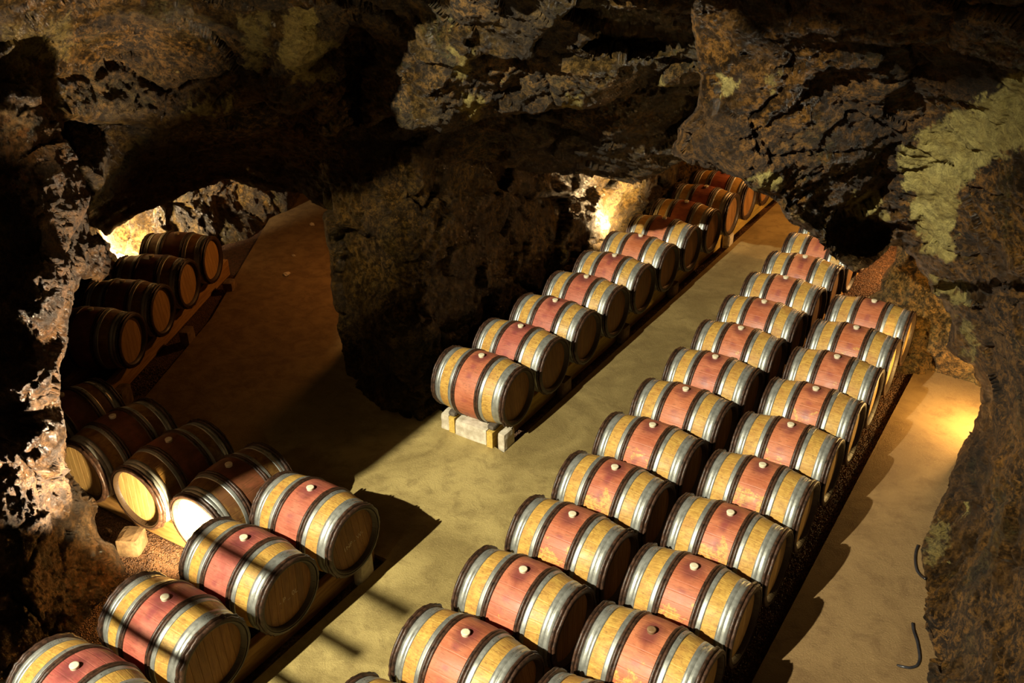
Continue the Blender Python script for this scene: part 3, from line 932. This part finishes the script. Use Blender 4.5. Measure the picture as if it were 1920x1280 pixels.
ME_RIV = [make_mesh('rivets', *rivets(h[0], h[1], abs(h[0]) > 0.3 or abs(h[1]) > 0.3), M_RIVET) for h in HOOPS]


def chestnut(x0, x1, n, bump, seed, ties):
    """n split-wood hoops side by side, bound round with ties"""
    V, F = [], []
    w = (x1 - x0) / n
    rg = random.Random(seed)
    tie = [(rg.uniform(0, 2 * PI), rg.uniform(0.03, 0.06)) for _ in range(ties)]
    for i in range(n):
        a = x0 + i * w
        xc = a + w / 2
        ph = rg.uniform(0, 6)
        pr = []
        for k in range(7):
            t = PI * k / 6
            pr.append((xc - math.cos(t) * w * 0.5, rb(xc) - 0.002 + bump * (0.25 + 0.75 * math.sin(t)) * (1 if k not in (0, 6) else 0)))

        def fn(x, r, ang, ph=ph):
            o = r - rb(xc)
            g = 1 + 0.10 * math.sin(3 * ang + ph) + 0.07 * math.sin(17 * ang + ph * 2)
            for ta, tw in tie:
                dd = abs((ang - ta + PI) % (2 * PI) - PI)
                if dd < tw:
                    g += 0.22
            return rb(xc) + o * g
        v, f = lathe_x(pr, 84, rad_fn=fn)
        b = len(V)
        V += v
        F += [tuple(q + b for q in ff) for ff in f]
    return V, F


ME_CHB = [make_mesh('chestnut_hoop', *chestnut(0.117, 0.168, 2, 0.015, 3, 7), M_CHEST),
          make_mesh('chestnut_hoop', *chestnut(-0.168, -0.117, 2, 0.015, 5, 7), M_CHEST)]
ME_CHE = [make_mesh('chime_hoop', *chestnut(0.392, 0.449, 2, 0.026, 8, 26), M_CHEST),
          make_mesh('chime_hoop', *chestnut(-0.449, -0.392, 2, 0.026, 9, 26), M_CHEST)]


def bung_mesh(mat, name='bung'):
    V, F = [], []
    pr = [(0.028, 0.340), (0.031, 0.366), (0.0325, 0.372), (0.0315, 0.3765), (0.022, 0.3775)]
    seg = 18
    for r, z in pr:
        for k in range(seg):
            a = 2 * PI * k / seg
            V.append((r * math.cos(a), r * math.sin(a), z))
    for i in range(len(pr) - 1):
        for k in range(seg):
            l = (k + 1) % seg
            F.append((i * seg + k, i * seg + l, (i + 1) * seg + l, (i + 1) * seg + k))
    F.append(tuple((len(pr) - 1) * seg + k for k in range(seg)))
    return make_mesh(name, V, F, mat)


ME_BUNG = bung_mesh(M_BUNG)
ME_BUNGB = bung_mesh(M_BUNGB)

RH = 0.262


def disc_mesh(name, x0, x1, r, seg=48):
    V = [(x0, r * math.sin(2 * PI * k / seg), r * math.cos(2 * PI * k / seg)) for k in range(seg)] + \
        [(x1, r * math.sin(2 * PI * k / seg), r * math.cos(2 * PI * k / seg)) for k in range(seg)]
    F = [tuple(range(seg)), tuple(range(2 * seg - 1, seg - 1, -1))] + [(k, seg + k, seg + (k + 1) % seg, (k + 1) % seg) for k in range(seg)]
    return make_mesh(name, V, F, M_HEAD, False)


ME_HEADR = disc_mesh('head', 0.380, 0.398, RH)
ME_HEADL = disc_mesh('head', -0.398, -0.380, RH)


def board_meshes(sign):
    """seven upright head boards, each a bevelled slice of the disc"""
    cuts = [-RH, -0.185, -0.112, -0.04, 0.036, 0.108, 0.18, RH]
    out = []
    gap = 0.0007
    for i in range(7):
        y0, y1 = cuts[i] + gap, cuts[i + 1] - gap
        n = 6

        def ring(ins, x):
            pts = []
            ya, yb = y0 + ins, y1 - ins
            R = RH - 0.001 - ins
            for k in range(n + 1):
                y = ya + (yb - ya) * k / n
                y = max(-R, min(R, y))
                pts.append((x, y, math.sqrt(max(R * R - y * y, 0.0004))))
            for k in range(n, -1, -1):
                y = ya + (yb - ya) * k / n
                y = max(-R, min(R, y))
                pts.append((x, y, -math.sqrt(max(R * R - y * y, 0.0004))))
            return pts
        a = ring(0.0, sign * 0.3975)
        b = ring(0.0, sign * 0.4020)
        c = ring(0.0010, sign * 0.4045)
        m = len(a)
        V = a + b + c
        F = []
        for s in (0, m):
            for k in range(m):
                l = (k + 1) % m
                F.append((s + k, s + l, s + m + l, s + m + k))
        F.append(tuple(2 * m + k for k in range(m)))
        out.append(make_mesh('head_board', V, F, M_HEAD, False))
    return out


ME_BR = board_meshes(1)

AXZ = 0.54
barrels = {}


def barrel(key, pos, yaw, label, group, tone, wear, mould, soak, boards=True, brown=False, chalk=None):
    o = bpy.data.objects.new('wine_barrel', None)
    COL.objects.link(o)
    o.empty_display_size = 0.1
    rg = random.Random(hash(key) & 0xffff if False else sum(ord(c) * 31 for c in key))
    rx = rg.uniform(-0.035, 0.035)
    o.location = (pos[0] + rg.uniform(-0.006, 0.006), pos[1], AXZ)
    o.rotation_euler = (rx, rg.uniform(-0.004, 0.004), yaw + rg.uniform(-0.012, 0.012))
    set_thing(o, label, 'barrel', group)
    b = link('body', ME_BODY, o)
    b['grain'] = rg.uniform(0, 40.0)
    b['tone'] = float(tone)
    b['wear'] = float(wear)
    b['mould'] = float(mould)
    b['soak'] = float(soak)
    for me, mr in zip(ME_HOOP, ME_RIV):
        h = link('steel_hoop', me, o)
        r = link('rivets', mr, h)
        r['kind'] = 'stuff'
    for me in ME_CHB:
        link('chestnut_hoop', me, o)
    for me in ME_CHE:
        link('chime_hoop', me, o, rot=(rg.uniform(0, 6.28), 0, 0))
    link('bung', ME_BUNGB if brown else ME_BUNG, o)
    link('head', ME_HEADL, o)
    h = link('head', ME_HEADR, o, rot=(rg.uniform(-0.25, 0.25), 0, 0))
    lamplit = {'C': 1.0, 'E': 0.85, 'F': 0.5, 'A': 0.12, 'B': 0.12}.get(key[0], 0.0)  # rows lit by lamps get their head colour painted lighter
    h['lamplit'] = lamplit
    if boards:
        for me in ME_BR:
            link('head_board', me, h)['lamplit'] = lamplit
    if chalk:
        cu = bpy.data.curves.new('chalk_writing', 'FONT')
        cu.body = chalk
        cu.size = 0.062
        cu.extrude = 0.0006
        cu.align_x = 'CENTER'
        cu.materials.append(M_CHALK)
        tmp = bpy.data.objects.new('chalk_writing', cu)
        COL.objects.link(tmp)
        dg = bpy.context.evaluated_depsgraph_get()
        tm = bpy.data.meshes.new_from_object(tmp.evaluated_get(dg))
        bpy.data.objects.remove(tmp)
        t = bpy.data.objects.new('chalk_writing', tm)
        COL.objects.link(t)
        t.parent = h
        # face +x, reading along +y, up +z
        t.matrix_local = Matrix(((0, 0, 1, 0.4056), (1, 0, 0, 0.01), (0, 1, 0, -0.05), (0, 0, 0, 1)))
        t['label'] = 'faint chalk marks on barrel head'
    barrels[key] = o
    return o


ORD = ['nearest', 'second', 'third', 'fourth', 'fifth', 'sixth', 'seventh', 'eighth', 'ninth', 'tenth', 'eleventh', 'twelfth', 'thirteenth', 'fourteenth', 'fifteenth']


def tone_word(tone, wear, mould, soak):
    if wear > 0.6:
        return 'red-bellied barrel worn through to yellow'
    if mould > 0.75:
        return 'mould-speckled barrel with red belly'
    if tone > 0.6:
        return 'barrel with purplish red belly'
    return 'barrel with salmon red belly'


rgA = random.Random(5)
# row along the pillar
for i in range(12):
    tone = [0.35, 0.75, 0.7, 0.6, 0.5, 0.2, 0.15, 0.1, 0.3, 0.3, 0.2, 0.2][i]
    wear = [0, 0, 0, 0, 0, 0, 0.1, 0.1, 0, 0, 0, 0][i]
    mould = [0.75, 0.8, 0.9, 0.95, 0.8, 0.4, 0.3, 0.3, 0.3, 0.3, 0.3, 0.3][i]
    barrel('A%d' % i, (0, 0.7426 * i), 0, '%s, %s in row along rock pillar' % (tone_word(tone, wear, mould, 0), ORD[i] + ('' if i == 0 else ' from front')),
           'barrels in the row along the pillar', tone, wear, mould, 0.0)
# left row of the double block
WB = {0: 0.1, 1: 0.25, 2: 0.75, 3: 0.85, 4: 0.55, 5: 0.2, 6: 0.1, 7: 0.35, 8: 0.2, 9: 0.3, 10: 0.3}
TB = {0: 0.3, 1: 0.45, 2: 0.35, 3: 0.4, 4: 0.35, 5: 0.2, 6: 0.4, 7: 0.25, 8: 0.3, 9: 0.3, 10: 0.2}
for i in range(-1, 13):
    tone, wear, mould = TB.get(i, 0.2), WB.get(i, 0.2), 0.35 + 0.2 * rgA.random()
    barrel('B%d' % i, (2.03, -3.219 + 0.7402 * i), 0, '%s, %s in left row of double block' % (tone_word(tone, wear, mould, 0), ORD[i + 1] + ('' if i == -1 else ' from front')),
           'barrels in the left row of the double block', tone, wear, mould, 0.0)
# right row of the double block
WC = {0: 0.6, 1: 0.65, 2: 0.8, 3: 0.75, 4: 0.7, 5: 0.65, 6: 0.3, 7: 0.55, 8: 0.2}
TC = {0: 0.2, 1: 0.3, 2: 0.3, 3: 0.25, 4: 0.2, 5: 0.15, 6: 0.25, 7: 0.1, 8: 0.2}
for i in range(-1, 9):
    tone, wear, mould = TC.get(i, 0.2), WC.get(i, 0.3), 0.3 + 0.2 * rgA.random()
    w = tone_word(tone, wear, mould, 0)
    if i == 0:
        w = 'red-bellied barrel with brown bung'
    barrel('C%d' % i, (3.081, -2.524 + 0.7347 * i), 0, '%s, %s in right row of double block' % (w, ORD[i + 1] + ('' if i == -1 else ' from front')),
           'barrels in the right row of the double block', tone, wear, mould, 0.0, brown=(i == 0))
# front left row
for i in range(-1, 4):
    tone = [0.8, 0.9, 0.75, 0.8, 0.6][i + 1]
    mould = [0.3, 0.3, 0.4, 0.35, 0.4][i + 1]
    if i < 0:
        continue
    lab = ['cut by the bottom of frame', 'second from the bottom left corner', 'second from the cross passage', 'last before the cross passage'][i]
    barrel('D%d' % i, (0.033, -4.812 + 0.7426 * i), 0, 'purplish red-bellied barrel in front left row, ' + lab,
           'barrels in the front left row', tone, 0.0, mould, 0.0, chalk={2: '- P _ 0L', 3: '1NP - W-'}.get(i))
# turned barrels in the left chamber, heads towards the camera side
E_DIR = (0.99967, 0.0257)
for i in range(-1, 3):
    lab = ['half hidden behind the left rock face', 'its lit head touching the left rock face', 'its yellow lit head in the middle', 'its head blazing white'][i + 1]
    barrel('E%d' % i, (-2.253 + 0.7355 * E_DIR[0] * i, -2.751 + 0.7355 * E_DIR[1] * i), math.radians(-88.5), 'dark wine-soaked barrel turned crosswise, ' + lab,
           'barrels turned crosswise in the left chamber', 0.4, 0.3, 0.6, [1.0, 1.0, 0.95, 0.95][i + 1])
# row in the left alcove
for i in range(-1, 4):
    th = math.radians(25.0)
    lab = ['hidden deep behind the left rock face', 'nearest of the alcove row', 'second of the alcove row', 'third of the alcove row', 'farthest of the alcove row'][i + 1]
    if i < 0:
        continue
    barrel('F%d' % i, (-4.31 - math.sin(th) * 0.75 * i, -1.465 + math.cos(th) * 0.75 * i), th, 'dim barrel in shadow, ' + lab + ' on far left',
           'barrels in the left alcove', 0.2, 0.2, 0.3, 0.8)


# ------------------------------------------------------------------ rails and blocks under the rows
def rail(x0, y0, ln, ang, label, mat=M_RAIL, w=0.072, h=0.205, group=None):
    """a squared timber laid along local y, starting at (x0, y0)"""
    hw = w / 2
    b = 0.006
    sec = [(-hw + b, 0), (hw - b, 0), (hw, b), (hw, h - b), (hw - b, h), (-hw + b, h), (-hw, h - b), (-hw, b)]
    n = len(sec)
    ny = max(2, int(ln / 0.4))
    V, F = [], []
    for j in range(ny + 1):
        y = ln * j / ny
        for (x, z) in sec:
            V.append((x + 0.004 * math.sin(y * 3 + x0), y, z))
    for j in range(ny):
        for k in range(n):
            l = (k + 1) % n
            F.append((j * n + k, (j + 1) * n + k, (j + 1) * n + l, j * n + l))
    F.append(tuple(range(n)))
    F.append(tuple(ny * n + k for k in range(n - 1, -1, -1)))
    o = link('timber_rail', make_mesh('timber_rail', V, F, mat, False), None, (x0, y0, -0.045), (0, 0, ang))
    set_thing(o, label, 'rail', group)
    return o


rz = 'timber rails under the barrels'
rail(0.245, -0.26, 8.9, 0, 'yellow timber rail under the pillar row, nearer the aisle', M_RAILY, h=0.238, group=rz)
rail(-0.245, -0.24, 8.9, 0, 'yellow-ended timber rail under the pillar row, against the rock', M_RAILY, h=0.238, group=rz)
rail(0.278, -5.7, 3.5, 0, 'timber rail under the front left row, on its aisle side', h=0.238, group=rz)
rail(-0.212, -5.7, 3.45, 0, 'timber rail under the front left row, on its rock side', h=0.238, group=rz)
for (x, nm) in ((2.275, 'left row of the double block, inner side'), (1.785, 'left row of the double block, aisle side'), (3.326, 'right row of the double block, path side'), (2.836, 'right row of the double block, inner side')):
    rail(x, -4.4, 10.6 if x < 2.5 else 8.2, 0, 'timber rail under the ' + nm, h=0.238, group=rz)
rail(-3.15, -2.99, 2.85, math.radians(-88.5), 'timber rail under the heads of the crosswise barrels', h=0.238, group=rz)
rail(-3.15, -2.50, 2.85, math.radians(-88.5), 'timber rail under the far ends of the crosswise barrels', h=0.238, group=rz)
th = math.radians(25)
rail(-4.31 + 0.245 * math.cos(th) + 0.42 * math.sin(th), -1.465 + 0.245 * math.sin(th) - 0.42 * math.cos(th), 3.45, th, 'timber rail of the alcove row, its long pale end jutting past the last barrel', h=0.238, group=rz)
rail(-4.31 - 0.245 * math.cos(th) + 0.42 * math.sin(th), -1.465 - 0.245 * math.sin(th) - 0.42 * math.cos(th), 3.0, th, 'timber rail of the alcove row, on the wall side', h=0.238, group=rz)


def block(x0, x1, y0, y1, z1, label, mat=M_LIME, ang=0.0, seed=0, z0=-0.05):
    o = rough_box('stone_block', x0, x1, y0, y1, z0, z1, mat, seed=seed)
    o.rotation_euler = (0, 0, ang)
    set_thing(o, label, 'block', 'stone blocks wedging the rails')
    return o


block(-0.198, 0.197, -0.25, -0.07, 0.185, 'long white stone block between the two rail ends of the pillar row', seed=1)
block(0.325, 0.415, -0.235, -0.03, 0.195, 'small white stone block at the aisle corner of the pillar row', seed=2)
block(-0.40, -0.29, -0.23, -0.05, 0.19, 'white stone block at the rock side of the pillar row front', seed=3)
block(0.30, 0.405, 1.02, 1.20, 0.17, 'brownish stone block beside the second barrel of the pillar row', M_OLDB, seed=4)
block(0.30, 0.40, 2.52, 2.70, 0.17, 'brownish stone block beside the fourth barrel of the pillar row', M_OLDB, seed=5)
block(0.30, 0.40, 4.02, 4.2, 0.15, 'brown stone block beside the sixth barrel of the pillar row', M_OLDB, seed=6)
block(0.30, 0.42, 6.02, 6.2, 0.17, 'pale stone block beside the ninth barrel of the pillar row', M_LIME, seed=7)
block(0.335, 0.43, -2.52, -2.33, 0.21, 'pale stone block under the last barrel of the front left row', M_LIME, 0.1, seed=8)
block(0.34, 0.42, -4.1, -3.92, 0.18, 'brown stone block deep in the shadow of the front left row', M_OLDB, seed=9)
block(-4.30, -4.18, -0.42, -0.22, 0.16, 'dark stone block beside the second alcove barrel', M_OLDB, th, seed=10)
block(-3.80, -3.66, -1.80, -1.58, 0.18, 'stone block at the near end of the alcove row', M_OLDB, th, seed=11)
block(-1.74, -1.54, -3.34, -3.12, 0.14, 'rough brown stone block below the crosswise barrels', M_OLDB, 0.5, seed=12)
block(-4.98, -4.84, 0.92, 1.10, 0.12, 'small dark stone block near the jutting rail end', M_OLDB, th, seed=13)


for x, lab in ((0.245, 'dark wooden chock on the yellow rail end nearer the aisle'), (-0.245, 'dark wooden chock on the rail end against the rock')):
    o = rough_box('wooden_chock', x - 0.042, x + 0.042, -0.245, -0.125, 0.203, 0.262, M_IRONW, n=3, amp=0.004, seed=int(40 + x * 10))
    set_thing(o, lab, 'chock')

# ------------------------------------------------------------------ gravel, loose stones, cables
def gravel(regions):
    ov = np.array([[1, 0, 0], [-1, 0, 0], [0, 1, 0], [0, -1, 0], [0, 0, 1], [0, 0, -1]], float)
    of = np.array([[0, 2, 4], [2, 1, 4], [1, 3, 4], [3, 0, 4], [2, 0, 5], [1, 2, 5], [3, 1, 5], [0, 3, 5]])
    VV, FF = [], []
    for (x0, x1, y0, y1, n, s0, s1) in regions:
        c = np.stack([rng.uniform(x0, x1, n), rng.uniform(y0, y1, n), np.full(n, -0.045)], 1)
        s = rng.uniform(s0, s1, n)
        A = ov[None] * rng.uniform(0.6, 1.25, (n, 6, 1)) * s[:, None, None] * np.array([1, 1, 0.75])
        a = rng.uniform(0, 6.28, n)
        ca, sa = np.cos(a)[:, None], np.sin(a)[:, None]
        A = np.stack([A[:, :, 0] * ca - A[:, :, 1] * sa, A[:, :, 0] * sa + A[:, :, 1] * ca, A[:, :, 2]], 2) + c[:, None]
        b = sum(len(v) for v in VV)
        VV.append(A.reshape(-1, 3))
        FF.append((of[None] + (np.arange(n) * 6)[:, None, None]).reshape(-1, 3) + b)
    o = mesh_np('gravel', np.concatenate(VV), np.concatenate(FF), M_PEB, smooth=False)
    o['kind'] = 'stuff'
    o['label'] = 'brown gravel spread in the beds under the barrel rows'
    o['category'] = 'gravel'


gravel([(-0.50, 0.40, -0.20, 0.35, 2300, 0.006, 0.014), (0.28, 0.415, 0.3, 9, 5200, 0.006, 0.014), (0.28, 0.415, -5.5, -2.2, 2400, 0.006, 0.014),
        (3.38, 3.615, -4, 4.4, 8000, 0.006, 0.014), (2.3, 3.3, 3.9, 7.6, 9000, 0.007, 0.016), (-1.75, -0.45, -3.75, -3.0, 6000, 0.006, 0.014), (1.48, 1.8, -5, 8, 4000, 0.006, 0.014),
        (3.3, 4.6, 3.92, 4.3, 2500, 0.007, 0.02), (-4.2, -3.75, -2.0, -0.9, 1200, 0.006, 0.014)])

for k, (x, y, s, lab) in enumerate([(-5.55, 3.35, 0.05, 'small pale loose stone at the far end of the left passage'), (-4.55, 1.75, 0.055, 'flat pale loose stone halfway down the left passage'),
                                    (-4.95, 2.3, 0.03, 'tiny loose stone beyond the flat one in the left passage'), (-2.0, -3.22, 0.04, 'loose pebble beside the brown block below the crosswise barrels')]):
    o = rough_box('loose_stone', x - s, x + s, y - s * 0.7, y + s * 0.7, -0.052 if k == 3 else -0.004, s * 0.8, M_LIME if k < 3 else M_OLDB, n=3, amp=s * 0.35, bev=s * 0.7, seed=20 + k)
    set_thing(o, lab, 'stone')


def cable(pix, label):
    pts = [tuple(CAMP + ray(px, py) * depth_at(px, py, 'Z', z)) for px, py, z in pix]
    o = tube('cable', spline(pts, 8), 0.011, M_CABLE)
    set_thing(o, label, 'cable', 'cables along the right wall')


cable([(1721, 1022, 0.02), (1717, 1035, 0.012), (1716, 1052, 0.011), (1719, 1068, 0.011), (1726, 1078, 0.011), (1735, 1085, 0.04)], 'short black cable looping out of the rock, the farther one')
cable([(1711, 1168, 0.014), (1713, 1182, 0.012), (1719, 1200, 0.011), (1723, 1220, 0.011), (1724, 1236, 0.011), (1719, 1247, 0.011), (1708, 1251, 0.011), (1696, 1250, 0.011), (1682, 1247, -0.004)], 'longer black cable hooking across the floor at the wall foot')

# railing beside the viewing ledge, out of view, whose bars stripe the front left row
gr = bpy.data.objects.new('guard_railing', None)
COL.objects.link(gr)
gr.location = (-0.3, -8.0, 4.3)
set_thing(gr, 'dark iron guard railing on the ledge left of the viewpoint', 'railing')
for z in (4.70, 4.98, 5.26):
    tube('bar', [(-1.2 + 0.3, 0, z - 4.3), (0.45 + 0.3, 0, z - 4.3 - 0.05)], 0.026, M_IRON, parent=gr)
tube('post', [(-0.85, 0.04, -4.3), (-0.85, 0.04, 1.2)], 0.03, M_IRON, parent=gr)
